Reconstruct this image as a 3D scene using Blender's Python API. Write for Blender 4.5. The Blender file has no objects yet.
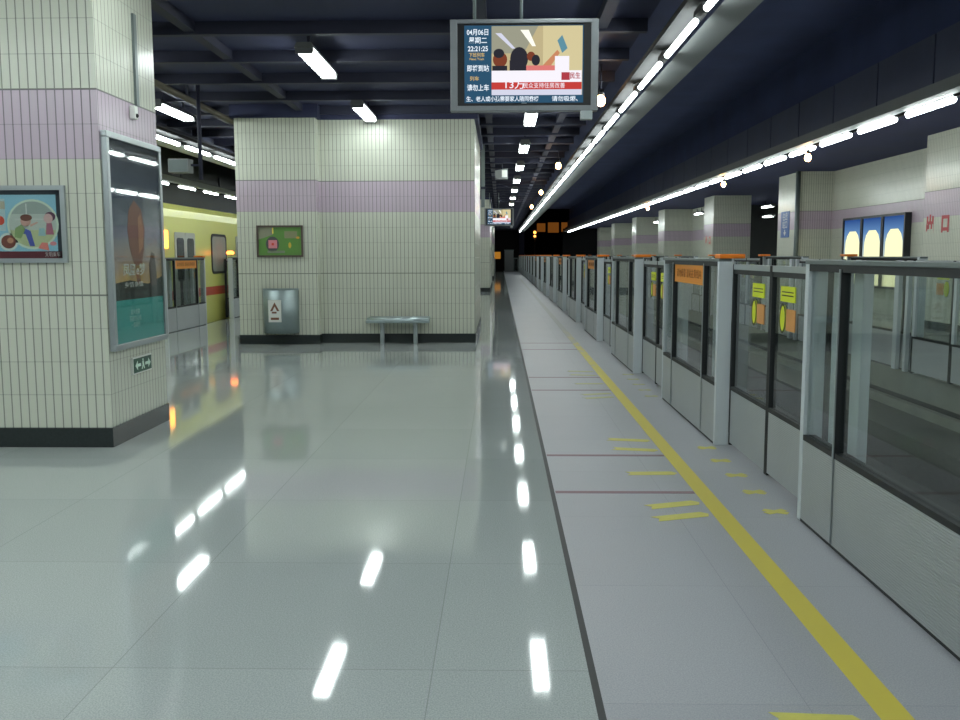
import bpy, bmesh, math, random
from mathutils import Vector, Matrix
random.seed(7)
S = bpy.context.scene
COL = S.collection
H = 1.53            # eye height
PI = math.pi

# ------------------------------------------------------------------ helpers
class MB:
    """collects shapes into one mesh"""
    def __init__(s): s.bm = bmesh.new()
    def box(s, x0, x1, y0, y1, z0, z1):
        v = [s.bm.verts.new((x, y, z)) for z in (z0, z1) for y in (y0, y1) for x in (x0, x1)]
        for f in ((0,2,3,1),(4,5,7,6),(0,1,5,4),(2,6,7,3),(0,4,6,2),(1,3,7,5)):
            s.bm.faces.new([v[i] for i in f])
        return s
    def prism_y(s, prof, y0, y1, smooth=False):
        a = [s.bm.verts.new((x, y0, z)) for x, z in prof]
        b = [s.bm.verts.new((x, y1, z)) for x, z in prof]
        n = len(prof)
        for i in range(n):
            f = s.bm.faces.new((a[i], a[(i+1) % n], b[(i+1) % n], b[i])); f.smooth = smooth
        s.bm.faces.new(a); s.bm.faces.new(b)
        return s
    def prism_z(s, prof, z0, z1, smooth=False):
        a = [s.bm.verts.new((x, y, z0)) for x, y in prof]
        b = [s.bm.verts.new((x, y, z1)) for x, y in prof]
        n = len(prof)
        for i in range(n):
            f = s.bm.faces.new((a[i], a[(i+1) % n], b[(i+1) % n], b[i])); f.smooth = smooth
        s.bm.faces.new(a); s.bm.faces.new(b)
        return s
    def plate_y(s, prof, y0, y1):
        """outline in x,z with thickness in y"""
        return s.prism_y(prof, y0, y1)
    def plate_x(s, prof, x0, x1):
        """outline in y,z with thickness in x"""
        a = [s.bm.verts.new((x0, y, z)) for y, z in prof]
        b = [s.bm.verts.new((x1, y, z)) for y, z in prof]
        n = len(prof)
        for i in range(n):
            s.bm.faces.new((a[i], a[(i+1) % n], b[(i+1) % n], b[i]))
        s.bm.faces.new(a); s.bm.faces.new(b)
        return s
    def tube(s, p, q, r, n=12, r2=None):
        p, q = Vector(p), Vector(q)
        d = (q - p).normalized()
        u = d.orthogonal().normalized(); w = d.cross(u)
        r2 = r if r2 is None else r2
        A = [s.bm.verts.new(p + (u*math.cos(2*PI*i/n) + w*math.sin(2*PI*i/n))*r) for i in range(n)]
        B = [s.bm.verts.new(q + (u*math.cos(2*PI*i/n) + w*math.sin(2*PI*i/n))*r2) for i in range(n)]
        for i in range(n):
            f = s.bm.faces.new((A[i], A[(i+1) % n], B[(i+1) % n], B[i])); f.smooth = True
        s.bm.faces.new(A); s.bm.faces.new(B)
        return s
    def ball(s, c, r, sx=1, sy=1, sz=1):
        m = Matrix.Translation(c) @ Matrix.Diagonal((r*sx, r*sy, r*sz, 1))
        g = bmesh.ops.create_uvsphere(s.bm, u_segments=16, v_segments=10, radius=1, matrix=m)
        for v in g['verts']:
            for f in v.link_faces: f.smooth = True
        return s
    def mesh(s, name, mat):
        bmesh.ops.recalc_face_normals(s.bm, faces=s.bm.faces)
        me = bpy.data.meshes.new(name)
        s.bm.to_mesh(me); s.bm.free()
        if mat is not None: me.materials.append(mat)
        return me

def B(*a): return MB().box(*a)

def link(name, me, parent=None, loc=None):
    o = bpy.data.objects.new(name, me); COL.objects.link(o)
    if parent is not None: o.parent = parent
    if loc is not None: o.location = loc
    return o
def part(name, mb, mat, parent, label=None, bevel=0):
    o = link(name, mb.mesh(name, mat), parent)
    if label: o['label'] = label
    if bevel: bev(o, bevel)
    return o
def bev(o, w, seg=2):
    m = o.modifiers.new('soft', 'BEVEL'); m.width = w; m.segments = seg; m.limit_method = 'ANGLE'
def tag(o, label, cat, group=None, kind=None):
    o['label'] = label; o['category'] = cat
    if group: o['group'] = group
    if kind: o['kind'] = kind
    return o
def thing(name, label, cat, loc=(0,0,0), rz=0, group=None, kind='thing'):
    o = bpy.data.objects.new(name, None); COL.objects.link(o)
    o.empty_display_size = .1
    o.location = loc; o.rotation_euler = (0, 0, rz)
    return tag(o, label, cat, group, kind)
def solid(name, mb, mat, label, cat, loc=(0,0,0), group=None):
    o = link(name, mb.mesh(name, mat)); o.location = loc
    return tag(o, label, cat, group, 'thing')
def struct(name, mb, mat, label=None, cat=None, parent=None):
    o = link(name, mb.mesh(name, mat), parent)
    if parent is None:
        o['kind'] = 'structure'
        if label: o['label'] = label; o['category'] = cat
    return o
def kids(o): return list(o.children)
def dup(root, loc, label, rz=None, group=None):
    r = root.copy(); COL.objects.link(r); r.location = loc
    if rz is not None: r.rotation_euler = (0, 0, rz)
    r['label'] = label
    if group: r['group'] = group
    for ch in kids(root):
        c = ch.copy(); COL.objects.link(c); c.parent = r
        for g in kids(ch):
            d = g.copy(); COL.objects.link(d); d.parent = c
    return r
ORD = ('first second third fourth fifth sixth seventh eighth ninth tenth eleventh twelfth thirteenth fourteenth fifteenth '
       'sixteenth seventeenth eighteenth nineteenth twentieth').split()

def circ(cx, cz, rx, rz=None, n=28, a0=0, a1=2*PI):
    rz = rx if rz is None else rz
    k = n if abs(a1 - a0 - 2*PI) < 1e-6 else n + 1
    return [(cx + rx*math.cos(a0 + (a1-a0)*i/n), cz + rz*math.sin(a0 + (a1-a0)*i/n)) for i in range(k)]

def text_mesh(name, body, size, mat, align='CENTER', spacing=1.0, bold=0.0):
    cu = bpy.data.curves.new(name, 'FONT')
    cu.body = body; cu.size = size; cu.align_x = align; cu.align_y = 'CENTER'
    cu.space_line = spacing; cu.offset = bold; cu.extrude = 0.0008; cu.resolution_u = 3
    o = bpy.data.objects.new(name + '_src', cu); COL.objects.link(o)
    bpy.context.view_layer.update()
    dg = bpy.context.evaluated_depsgraph_get()
    me = bpy.data.meshes.new_from_object(o.evaluated_get(dg))
    me.name = name
    bpy.data.objects.remove(o); bpy.data.curves.remove(cu)
    me.materials.clear(); me.materials.append(mat)
    return me
def face_text(name, body, size, mat, parent, loc, facing='-y', align='CENTER', bold=0.0, spacing=1.0, width=None):
    me = text_mesh(name, body, size, mat, align, spacing, bold)
    if width:
        xs = [v.co.x for v in me.vertices]
        if xs:
            k = width/(max(xs)-min(xs)); me.transform(Matrix.Diagonal((k, 1, 1, 1)))
    R = Matrix.Rotation(PI/2, 4, 'X')
    if facing == '+x': R = Matrix.Rotation(PI/2, 4, 'Z') @ R
    if facing == '-x': R = Matrix.Rotation(-PI/2, 4, 'Z') @ R
    me.transform(Matrix.Translation(loc) @ R)
    return link(name, me, parent)

# ------------------------------------------------------------------ materials
def lin(c):
    return tuple(((v/255)/12.92 if v/255 <= .04045 else ((v/255+.055)/1.055)**2.4) for v in c) + (1,)
def nt(name):
    m = bpy.data.materials.new(name); m.use_nodes = True
    t = m.node_tree; t.nodes.clear()
    return m, t
def N(t, typ, **kw):
    n = t.nodes.new(typ)
    for k, v in kw.items():
        if k in ('operation', 'data_type', 'blend_type', 'feature', 'noise_dimensions', 'interpolation', 'distribution'): setattr(n, k, v)
    return n
def M(t, op, a, b=None, c=None):
    n = t.nodes.new('ShaderNodeMath'); n.operation = op
    for i, v in enumerate((a, b, c)):
        if v is None: continue
        if isinstance(v, (int, float)): n.inputs[i].default_value = v
        else: t.links.new(v, n.inputs[i])
    return n.outputs[0]
def mixc(t, f, a, b, mode='MIX'):
    n = t.nodes.new('ShaderNodeMix'); n.data_type = 'RGBA'; n.blend_type = mode
    for s, v in ((n.inputs['Factor'], f), (n.inputs['A'], a), (n.inputs['B'], b)):
        pass
    ins = [i for i in n.inputs if i.enabled]
    def put(sock, v):
        if isinstance(v, (int, float)): sock.default_value = v
        elif isinstance(v, tuple): sock.default_value = v
        else: t.links.new(v, sock)
    put(n.inputs[0], f); put(n.inputs[6], a); put(n.inputs[7], b)
    return n.outputs[2]
def out(t, shader):
    o = t.nodes.new('ShaderNodeOutputMaterial'); t.links.new(shader, o.inputs['Surface'])
def bsdf(t, col, rough=.5, metal=0, spec=.5, ior=1.5):
    p = t.nodes.new('ShaderNodeBsdfPrincipled')
    def put(k, v):
        if isinstance(v, (int, float, tuple)): p.inputs[k].default_value = v
        else: t.links.new(v, p.inputs[k])
    put('Base Color', col); put('Roughness', rough); put('Metallic', metal); put('IOR', ior)
    p.inputs['Specular IOR Level'].default_value = spec
    return p
def noise(t, scale, detail=3, vec=None):
    n = t.nodes.new('ShaderNodeTexNoise'); n.inputs['Scale'].default_value = scale; n.inputs['Detail'].default_value = detail
    if vec is None:
        g = t.nodes.new('ShaderNodeTexCoord'); vec = g.outputs['Object']
    t.links.new(vec, n.inputs['Vector'])
    return n.outputs[0]

def plain(name, rgb, rough=.5, metal=0, var=.08, vscale=6, spec=.5):
    """paint / metal / plastic with a faint mottling of wear"""
    m, t = nt(name)
    c = lin(rgb)
    n = noise(t, vscale, 4)
    k = M(t, 'MULTIPLY_ADD', n, 2*var, 1-var)
    mul = t.nodes.new('ShaderNodeVectorMath'); mul.operation = 'SCALE'
    mul.inputs[0].default_value = c[:3]; t.links.new(k, mul.inputs['Scale'])
    r = M(t, 'MULTIPLY_ADD', n, .12, max(.02, rough-.06))
    out(t, bsdf(t, mul.outputs[0], r, metal, spec).outputs[0])
    return m
def emit(name, rgb, strength):
    m, t = nt(name)
    e = t.nodes.new('ShaderNodeEmission'); e.inputs['Color'].default_value = lin(rgb) if max(rgb) > 1.01 else tuple(rgb)+(1,)
    e.inputs['Strength'].default_value = strength
    out(t, e.outputs[0]); return m

def tile_material():
    m, t = nt('wall_tile')
    g = t.nodes.new('ShaderNodeNewGeometry')
    sp = t.nodes.new('ShaderNodeSeparateXYZ'); t.links.new(g.outputs['Position'], sp.inputs[0])
    sn = t.nodes.new('ShaderNodeSeparateXYZ'); t.links.new(g.outputs['True Normal'], sn.inputs[0])
    side = M(t, 'GREATER_THAN', M(t, 'ABSOLUTE', sn.outputs[0]), .5)
    u = M(t, 'ADD', M(t, 'MULTIPLY', sp.outputs[1], side), M(t, 'MULTIPLY', sp.outputs[0], M(t, 'SUBTRACT', 1, side)))
    W, R, Z0 = .0682, .2655, .161
    cu = M(t, 'DIVIDE', M(t, 'ADD', u, 40.0), W)
    cr = M(t, 'DIVIDE', M(t, 'SUBTRACT', sp.outputs[2], Z0), R)
    fu = M(t, 'ABSOLUTE', M(t, 'SUBTRACT', M(t, 'FRACT', cu), .5))
    fr = M(t, 'ABSOLUTE', M(t, 'SUBTRACT', M(t, 'FRACT', cr), .5))
    vline = M(t, 'GREATER_THAN', fu, .5 - .0050/W)
    hline = M(t, 'GREATER_THAN', fr, .5 - .0032/R)
    # wider movement joints
    def at(z, hw): return M(t, 'LESS_THAN', M(t, 'ABSOLUTE', M(t, 'SUBTRACT', sp.outputs[2], z)), hw)
    wide = M(t, 'MAXIMUM', at(Z0+4*R, .007), at(Z0+10*R, .007))
    band = M(t, 'MULTIPLY', M(t, 'GREATER_THAN', cr, 8), M(t, 'LESS_THAN', cr, 10))
    wn = t.nodes.new('ShaderNodeTexWhiteNoise'); wn.noise_dimensions = '2D'
    cb = t.nodes.new('ShaderNodeCombineXYZ')
    t.links.new(M(t, 'FLOOR', cu), cb.inputs[0]); t.links.new(M(t, 'FLOOR', cr), cb.inputs[1])
    t.links.new(cb.outputs[0], wn.inputs['Vector'])
    col = mixc(t, band, lin((206, 209, 194)), lin((196, 178, 194)))
    col = mixc(t, M(t, 'MULTIPLY', wn.outputs[0], .10), col, lin((160, 165, 150)))
    dirt = noise(t, 1.3, 5, g.outputs['Position'])
    col = mixc(t, M(t, 'MULTIPLY', dirt, .10), col, lin((150, 150, 130)))
    grout = M(t, 'MAXIMUM', vline, wide)
    col = mixc(t, M(t, 'MULTIPLY', hline, .42), col, lin((80, 84, 76)))
    col = mixc(t, M(t, 'MULTIPLY', grout, .66), col, lin((58, 62, 58)))
    anyl = M(t, 'MAXIMUM', grout, hline)
    rough = M(t, 'ADD', M(t, 'MULTIPLY', wn.outputs[0], .03), M(t, 'MULTIPLY_ADD', anyl, .4, .22))
    p = bsdf(t, col, rough)
    bp = t.nodes.new('ShaderNodeBump'); bp.inputs['Strength'].default_value = .25; bp.inputs['Distance'].default_value = .004
    t.links.new(M(t, 'SUBTRACT', M(t, 'MULTIPLY', wn.outputs[0], .04), anyl), bp.inputs['Height'])
    t.links.new(bp.outputs[0], p.inputs['Normal'])
    out(t, p.outputs[0]); return m

def floor_material(name, base, dark, speck, rough, jx, jy, jw, joint, slabvar, ox=0., oy=0., rvar=.03, spec=.5):
    m, t = nt(name)
    g = t.nodes.new('ShaderNodeNewGeometry')
    sp = t.nodes.new('ShaderNodeSeparateXYZ'); t.links.new(g.outputs['Position'], sp.inputs[0])
    cx = M(t, 'DIVIDE', M(t, 'ADD', sp.outputs[0], 60+ox), jx); cy = M(t, 'DIVIDE', M(t, 'ADD', sp.outputs[1], 60+oy), jy)
    lx = M(t, 'GREATER_THAN', M(t, 'ABSOLUTE', M(t, 'SUBTRACT', M(t, 'FRACT', cx), .5)), .5 - jw/jx)
    ly = M(t, 'GREATER_THAN', M(t, 'ABSOLUTE', M(t, 'SUBTRACT', M(t, 'FRACT', cy), .5)), .5 - jw/jy)
    j = M(t, 'MAXIMUM', lx, ly)
    wn = t.nodes.new('ShaderNodeTexWhiteNoise'); wn.noise_dimensions = '2D'
    cb = t.nodes.new('ShaderNodeCombineXYZ')
    t.links.new(M(t, 'FLOOR', cx), cb.inputs[0]); t.links.new(M(t, 'FLOOR', cy), cb.inputs[1])
    t.links.new(cb.outputs[0], wn.inputs['Vector'])
    n1 = noise(t, 170, 2, g.outputs['Position']); n2 = noise(t, 1.1, 5, g.outputs['Position']); n3 = noise(t, 60, 2, g.outputs['Position'])
    r = t.nodes.new('ShaderNodeMapRange'); r.inputs[1].default_value = .38; r.inputs[2].default_value = .62
    t.links.new(n1, r.inputs[0])
    col = mixc(t, M(t, 'MULTIPLY', r.outputs[0], speck), lin(base), lin(dark))
    col = mixc(t, M(t, 'MULTIPLY', n3, speck*.5), col, lin(dark))
    col = mixc(t, M(t, 'MULTIPLY', wn.outputs[0], slabvar), col, lin(dark))
    col = mixc(t, M(t, 'MULTIPLY', n2, .18), col, lin(dark))
    col = mixc(t, M(t, 'MULTIPLY', j, joint), col, lin(tuple(v*.55 for v in dark)))
    ro = M(t, 'ADD', M(t, 'MULTIPLY_ADD', n2, rvar*2, rough-rvar), M(t, 'MULTIPLY', j, .1))
    out(t, bsdf(t, col, ro, spec=spec).outputs[0]); return m

def glass_material(name, tint, refl=1.0):
    m, t = nt(name)
    tr = t.nodes.new('ShaderNodeBsdfTransparent')
    n = noise(t, 3, 3)
    t.links.new(mixc(t, M(t, 'MULTIPLY', n, .05), lin(tint), lin(tuple(v*.8 for v in tint))), tr.inputs[0])
    gl = t.nodes.new('ShaderNodeBsdfGlossy')
    gl.inputs['Roughness'].default_value = .03
    gm = t.nodes.new('ShaderNodeNewGeometry')
    dp = t.nodes.new('ShaderNodeVectorMath'); dp.operation = 'DOT_PRODUCT'
    t.links.new(gm.outputs['Normal'], dp.inputs[0]); t.links.new(gm.outputs['Incoming'], dp.inputs[1])
    c = M(t, 'SUBTRACT', 1.0, M(t, 'ABSOLUTE', dp.outputs['Value']))
    fr = M(t, 'MULTIPLY_ADD', M(t, 'POWER', c, 5.0), .96, .04)       # Schlick reflectance, either face
    mx = t.nodes.new('ShaderNodeMixShader')
    t.links.new(M(t, 'MULTIPLY', fr, refl), mx.inputs[0])
    t.links.new(tr.outputs[0], mx.inputs[1]); t.links.new(gl.outputs[0], mx.inputs[2])
    out(t, mx.outputs[0]); return m

def ribbed_metal(name, rgb, pitch=.012):
    m, t = nt(name)
    tc = t.nodes.new('ShaderNodeTexCoord')
    sp = t.nodes.new('ShaderNodeSeparateXYZ'); t.links.new(tc.outputs['Object'], sp.inputs[0])
    w = M(t, 'SINE', M(t, 'MULTIPLY', sp.outputs[2], 2*PI/pitch))
    n = noise(t, 2.2, 4)
    col = mixc(t, M(t, 'MULTIPLY', n, .25), lin(rgb), lin(tuple(v*.75 for v in rgb)))
    col = mixc(t, M(t, 'MULTIPLY_ADD', w, .07, .07), col, lin(tuple(v*.6 for v in rgb)))
    p = bsdf(t, col, .38, .45)
    bp = t.nodes.new('ShaderNodeBump'); bp.inputs['Strength'].default_value = .4; bp.inputs['Distance'].default_value = .003
    t.links.new(w, bp.inputs['Height']); t.links.new(bp.outputs[0], p.inputs['Normal'])
    out(t, p.outputs[0]); return m

def ramp_print(name, stops, z0, z1, rough=.3, noise_amt=0.0, emission=0):
    """a printed vertical picture gradient on a poster sheet (local z)"""
    m, t = nt(name)
    tc = t.nodes.new('ShaderNodeTexCoord')
    sp = t.nodes.new('ShaderNodeSeparateXYZ'); t.links.new(tc.outputs['Object'], sp.inputs[0])
    f = M(t, 'DIVIDE', M(t, 'SUBTRACT', sp.outputs[2], z0), z1-z0)
    if noise_amt:
        mp = t.nodes.new('ShaderNodeMapping'); mp.inputs['Scale'].default_value = (1, 1, 3)
        t.links.new(tc.outputs['Object'], mp.inputs[0])
        f = M(t, 'ADD', f, M(t, 'MULTIPLY_ADD', noise(t, 3.5, 5, mp.outputs[0]), noise_amt, -noise_amt/2))
    r = t.nodes.new('ShaderNodeValToRGB'); t.links.new(f, r.inputs[0])
    e = r.color_ramp.elements
    while len(e) < len(stops): e.new(.5)
    for el, (p, c) in zip(e, stops): el.position = p; el.color = lin(c)
    if emission:
        em = t.nodes.new('ShaderNodeEmission'); em.inputs['Strength'].default_value = emission
        t.links.new(r.outputs[0], em.inputs[0]); out(t, em.outputs[0])
    else:
        out(t, bsdf(t, r.outputs[0], rough).outputs[0])
    return m

TUBE = 30.0
mt = {}
mt['tile'] = tile_material()
mt['terrazzo'] = floor_material('polished_terrazzo', (186, 192, 190), (136, 144, 142), .55, .05, 1.2, 1.2, .002, .35, .16, ox=.25, oy=.3)
mt['granite'] = floor_material('matt_granite', (166, 168, 172), (128, 131, 137), .55, .42, 2.2, 1.15, .0015, .25, .14, ox=.55, oy=.2, spec=.35)
mt['joint'] = plain('dark_joint', (44, 46, 46), .6)
mt['base'] = plain('black_granite', (44, 50, 50), .22, var=.2, vscale=40)
mt['yellow'] = plain('worn_yellow_paint', (190, 176, 62), .6, var=.18, vscale=18)
def worn_line():
    m, t = nt('worn_yellow_line')
    g = t.nodes.new('ShaderNodeNewGeometry'); sp = t.nodes.new('ShaderNodeSeparateXYZ'); t.links.new(g.outputs['Position'], sp.inputs[0])
    n = noise(t, 9, 6, g.outputs['Position']); n2 = noise(t, 1.6, 3, g.outputs['Position'])
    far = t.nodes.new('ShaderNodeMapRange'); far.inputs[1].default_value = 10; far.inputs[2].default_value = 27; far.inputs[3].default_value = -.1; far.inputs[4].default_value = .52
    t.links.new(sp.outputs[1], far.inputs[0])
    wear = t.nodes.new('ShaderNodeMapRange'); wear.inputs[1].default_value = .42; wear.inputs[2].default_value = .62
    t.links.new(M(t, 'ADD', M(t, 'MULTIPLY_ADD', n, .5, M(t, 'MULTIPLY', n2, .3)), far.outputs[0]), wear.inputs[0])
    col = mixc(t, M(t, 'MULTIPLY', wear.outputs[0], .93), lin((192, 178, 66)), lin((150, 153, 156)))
    out(t, bsdf(t, col, .55).outputs[0]); return m
mt['worn'] = worn_line()
mt['tape2'] = plain('faded_yellow_tape', (166, 166, 118), .55, var=.15, vscale=25)
mt['tape'] = plain('yellow_tape', (190, 184, 84), .55, var=.15, vscale=25)
mt['redline'] = plain('red_brown_inlay', (120, 92, 98), .55, var=.2, vscale=20)
mt['ceil'] = plain('dark_ceiling_paint', (48, 52, 82), .8, var=.3, vscale=2)
mt['ceil2'] = plain('black_ceiling_paint', (46, 52, 94), .85, var=.3, vscale=1)
mt['ceil3'] = plain('blue_black_ceiling_paint', (74, 84, 122), .85, var=.3, vscale=1)
mt['rib'] = plain('dark_steel_rib', (41, 43, 62), .7, var=.25, vscale=3)
mt['fascia'] = plain('dark_fascia_panel', (84, 88, 112), .6, var=.2, vscale=2)
mt['trough'] = plain('grey_lamp_trough', (128, 132, 132), .5, var=.1)
mt['blackpaint'] = plain('black_paint', (22, 22, 24), .9)
mt['tube'] = emit('lit_tube', (.90, 1.0, .98), TUBE)
mt['housing'] = plain('white_lamp_housing', (90, 92, 92), .5)
mt['sodium'] = emit('lit_orange_bulb', (1.0, .52, .2), 45)
mt['sodium2'] = emit('lit_amber_lamp', (1.0, .35, .05), 6)
mt['redlamp'] = emit('lit_red_lamp', (1.0, .16, .03), 9)
mt['alu'] = plain('brushed_aluminium', (168, 176, 178), .35, .55, var=.06, vscale=12)
mt['post'] = plain('grey_blue_metal', (204, 212, 216), .4, .1, var=.05)
mt['rail'] = plain('grey_top_rail', (112, 122, 122), .4, .4)
mt['gasket'] = plain('black_rubber', (26, 30, 32), .6)
mt['kick'] = ribbed_metal('ribbed_steel', (182, 188, 190))
mt['glass'] = glass_material('greenish_glass', (245, 249, 248))
mt['orange'] = plain('orange_plate', (232, 146, 30), .45, var=.05)
mt['orangelamp'] = plain('orange_cap', (240, 130, 30), .4, var=.05)
mt['sticker'] = plain('yellow_sticker', (214, 226, 30), .5, var=.05)
mt['stickerink'] = plain('dark_ink', (60, 66, 30), .6)
mt['stickerorange'] = plain('orange_sticker', (214, 150, 80), .5)
mt['brownink'] = plain('brown_ink', (150, 84, 20), .6)
mt['steel'] = plain('stainless_steel', (176, 190, 192), .3, .8, var=.1, vscale=8)
mt['dullsteel'] = plain('dull_steel', (150, 164, 164), .42, .7, var=.22, vscale=5)
mt['white'] = plain('white_plastic', (218, 220, 214), .5)
mt['black'] = plain('black_plastic', (18, 19, 22), .4)
mt['ballast'] = plain('dark_ballast', (52, 54, 52), .9, var=.7, vscale=28)
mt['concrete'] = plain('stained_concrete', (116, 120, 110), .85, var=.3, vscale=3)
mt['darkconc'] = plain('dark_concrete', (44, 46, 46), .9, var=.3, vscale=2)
mt['railsteel'] = plain('rail_steel', (96, 92, 88), .4, .7)
mt['oppfloor'] = floor_material('far_platform_granite', (170, 174, 170), (130, 134, 132), .4, .2, 1.2, 1.2, .002, .3, .1)
mt['dark'] = plain('near_black', (16, 16, 20), .9)  # near-black base colour for the end walls, distant building and ground beyond
mt['white_metal'] = plain('white_metal', (196, 200, 196), .45)

# ------------------------------------------------------------------ setting
YE = 92.0           # far end of the platform
Y0 = -8.0
XL, XR, XO = -6.60, 1.734, 5.45
struct('floor', B(-6.66, .327, Y0, YE, -.25, 0), mt['terrazzo'])
struct('floor_edge', B(.354, 1.98, Y0, YE, -.25, 0), mt['granite'])
struct('trim_1', B(.327, .354, Y0, YE, -.25, .0006), mt['joint'])
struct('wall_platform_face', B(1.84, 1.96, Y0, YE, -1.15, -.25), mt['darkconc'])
struct('floor_track', B(1.96, 5.5, Y0, 120, -1.3, -1.02), mt['ballast'])
struct('floor_cable_ledge', B(4.7, 5.5, Y0, YE, -1.02, -.56), mt['ballast'])
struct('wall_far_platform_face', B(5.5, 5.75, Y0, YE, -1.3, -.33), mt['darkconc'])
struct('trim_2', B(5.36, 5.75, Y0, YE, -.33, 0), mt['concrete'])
struct('trim_3', B(5.4, 5.5, Y0, YE, -.56, -.44), mt['concrete'])
struct('floor_far_platform', B(5.75, 16.4, Y0, YE, -.3, 0), mt['oppfloor'])
# left track
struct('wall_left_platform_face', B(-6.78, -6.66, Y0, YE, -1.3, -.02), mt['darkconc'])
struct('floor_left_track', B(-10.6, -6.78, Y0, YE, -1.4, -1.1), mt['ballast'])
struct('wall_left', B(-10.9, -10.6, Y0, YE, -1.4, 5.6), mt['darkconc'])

# ceilings with ribs
mb = B(-6.3, 1.62, Y0, YE, 4.08, 4.3)
struct('ceiling', mb, mt['ceil'])
mb = MB()
y = -4.0
while y < YE:
    mb.box(-6.25, 1.6, y-.05, y+.05, 3.94, 4.08); y += 1.45
struct('ceiling_ribs', mb, mt['rib'])
mb = MB()
for x in (-5.0, -3.4, -.2, 1.1): mb.box(x-.06, x+.06, Y0, YE, 3.97, 4.079)
struct('ceiling_runners', mb, mt['rib'])
struct('ceiling_track', B(1.3, 6.6, Y0, 86, 5.7, 5.9), mt['ceil3'])
struct('trim_4', B(1.55, 1.62, Y0, 86, 4.3, 5.7), mt['ceil3'])
struct('ceiling_far_platform', B(6.36, 16.4, Y0, YE, 3.98, 4.2), mt['ceil2'])
struct('ceiling_left_track', B(-10.6, -6.0, Y0, YE, 5.0, 5.2), mt['ceil2'])
struct('trim_5', B(-6.37, -6.3, Y0, YE, 3.85, 5.0), mt['fascia'])
# fascia panels over the far platform edge
mb = MB(); y = 5.8 - 2.05*6
while y < 86:
    mb.box(6.29, 6.325, y+.02, y+2.03, 3.82, 4.7); y += 2.05
struct('trim_6', mb, mt['fascia'])
struct('trim_7', B(6.325, 6.36, Y0, 86, 3.8, 5.7), mt['ceil3'])

# pillars and rooms standing on the island platform
def block(name, x0, x1, y0, y1, top=3.86):
    p = struct(name, B(x0, x1, y0, y1, 0, top), mt['tile'])
    e = .012
    b = struct('baseboard', B(x0-e, x1+e, y0-e, y1+e, 0, .158), mt['base'], parent=p)
    c = struct('beam', B(x0-.06, x1+.06, y0-.06, y1+.06, top, 4.078), mt['ceil'], parent=p)
    return p
block('pillar_near', -4.53, -3.12, 7.31, 8.56)
block('pillar_middle', -4.53, -3.15, 16.09, 17.4)
block('wall_stair_enclosure', -3.149, -.44, 16.36, 21.0)
block('wall_second_enclosure', -3.1, -.43, 39.6, 52.0)
block('wall_third_enclosure', -3.1, -.43, 62, 74.0)
# the wall behind the platform across the track: columns, recesses, one open passage
mb = MB()
ends = ((6.4, 8.6), (17.3, 19.95), (28.2, 30.3), (39.4, 41.2), (51, 53), (61.5, 63.5), (73.2, 75.2), (84, 86))
for a, b in ends: mb.box(8.9, 10.45 if a > 30 else 10.9, a, b, 0, 3.98)
for a, b, x in ((8.6, 17.3, 9.9), (19.95, 28.2, 9.9), (46.4, 51, 10.4), (53, 61.5, 10.4), (63.5, 73.2, 10.3), (75.2, 84, 10.3)):
    mb.box(x, 10.95, a, b, 0, 3.98)
struct('wall_right', mb, mt['tile'])
struct('wall_passage_back', B(16.0, 16.3, 20, 55, 0, 3.98), mt['tile'])
struct('wall_passage_side', B(10.45, 16.0, 47.0, 47.2, 0, 3.98), mt['darkconc'])
struct('wall_end', B(-10.6, 1.9, YE, YE+.2, -1.3, 4.3), mt['dark'])
struct('wall_far_end', B(5.9, 16.4, 88, 88.2, 0, 4), mt['dark'])
mb = MB()
for a, b in ends: mb.box(8.885, 8.9, a-.012, b+.012, 0, .158)
struct('baseboard_right', mb, mt['base'])

# ------------------------------------------------------------------ floor markings
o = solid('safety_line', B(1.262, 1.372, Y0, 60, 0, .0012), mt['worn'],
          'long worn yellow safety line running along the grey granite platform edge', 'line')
def bar(cx, cy, L, wd, ang):
    c, s_ = math.cos(ang), math.sin(ang)
    pts = [(-L/2, -wd/2), (L/2-wd*.3, -wd/2), (L/2, 0), (L/2-wd*.3, wd/2), (-L/2, wd/2), (-L/2+wd*.3, 0)]
    return MB().prism_z([(cx + x*c - y_*s_, cy + x*s_ + y_*c) for x, y_ in pts], 0, .0014)
for k in range(0, 3):
    yc = 6.42 + 4.6*k
    name = ORD[k]
    for j, yy in enumerate((yc-.5, yc+.62)):
        solid('inlay_strip', B(.36, 1.258, yy-.028, yy+.028, 0, .001), mt['redline'],
              f'thin red-brown strip across the granite at the {name} sliding door pair, {("near","far")[j]} one', 'floor strip',
              group='red-brown strips across the platform edge')
    for nm, dy, ang in (('nearest the eye', -1.06, .34), ('second from the eye', -.80, .34), ('in the middle', .03, .04), ('fourth from the eye', .84, -.2), ('farthest from the eye', 1.22, -.2)):
        if k > 1: continue
        mbx = bar(1.07, yc+dy, .36, .10, ang)
        solid('floor_arrow', mbx, mt['tape' if k == 0 else 'tape2'],
              f'yellow tape arrow before the {name} sliding door pair, {nm} of its five', 'floor arrow', group='yellow tape arrows before the doors')
    if k > 1: continue
    for j in range(5):
        yy = yc - .95 + .465*j
        mbx = MB()
        for a in (.55, -.55):
            c, s_ = math.cos(a), math.sin(a)
            mbx.prism_z([(1.65 + x*c - q*s_, yy + x*s_ + q*c) for x, q in ((-.075,-.026),(.075,-.026),(.075,.026),(-.075,.026))], 0, .0012 + .0003*(a > 0))
        solid('floor_cross', mbx, mt['tape' if k == 0 else 'tape2'],
              f'small yellow tape cross at the {name} sliding door pair, {ORD[j]} of five going away', 'floor mark', group='yellow tape crosses along the doors')
mbx = bar(1.05, 2.945, .3, .085, -.06)
solid('floor_arrow', mbx, mt['tape'], 'yellow tape arrow on the granite cut by the bottom edge of the picture', 'floor arrow', group='yellow tape arrows before the doors')

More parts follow.
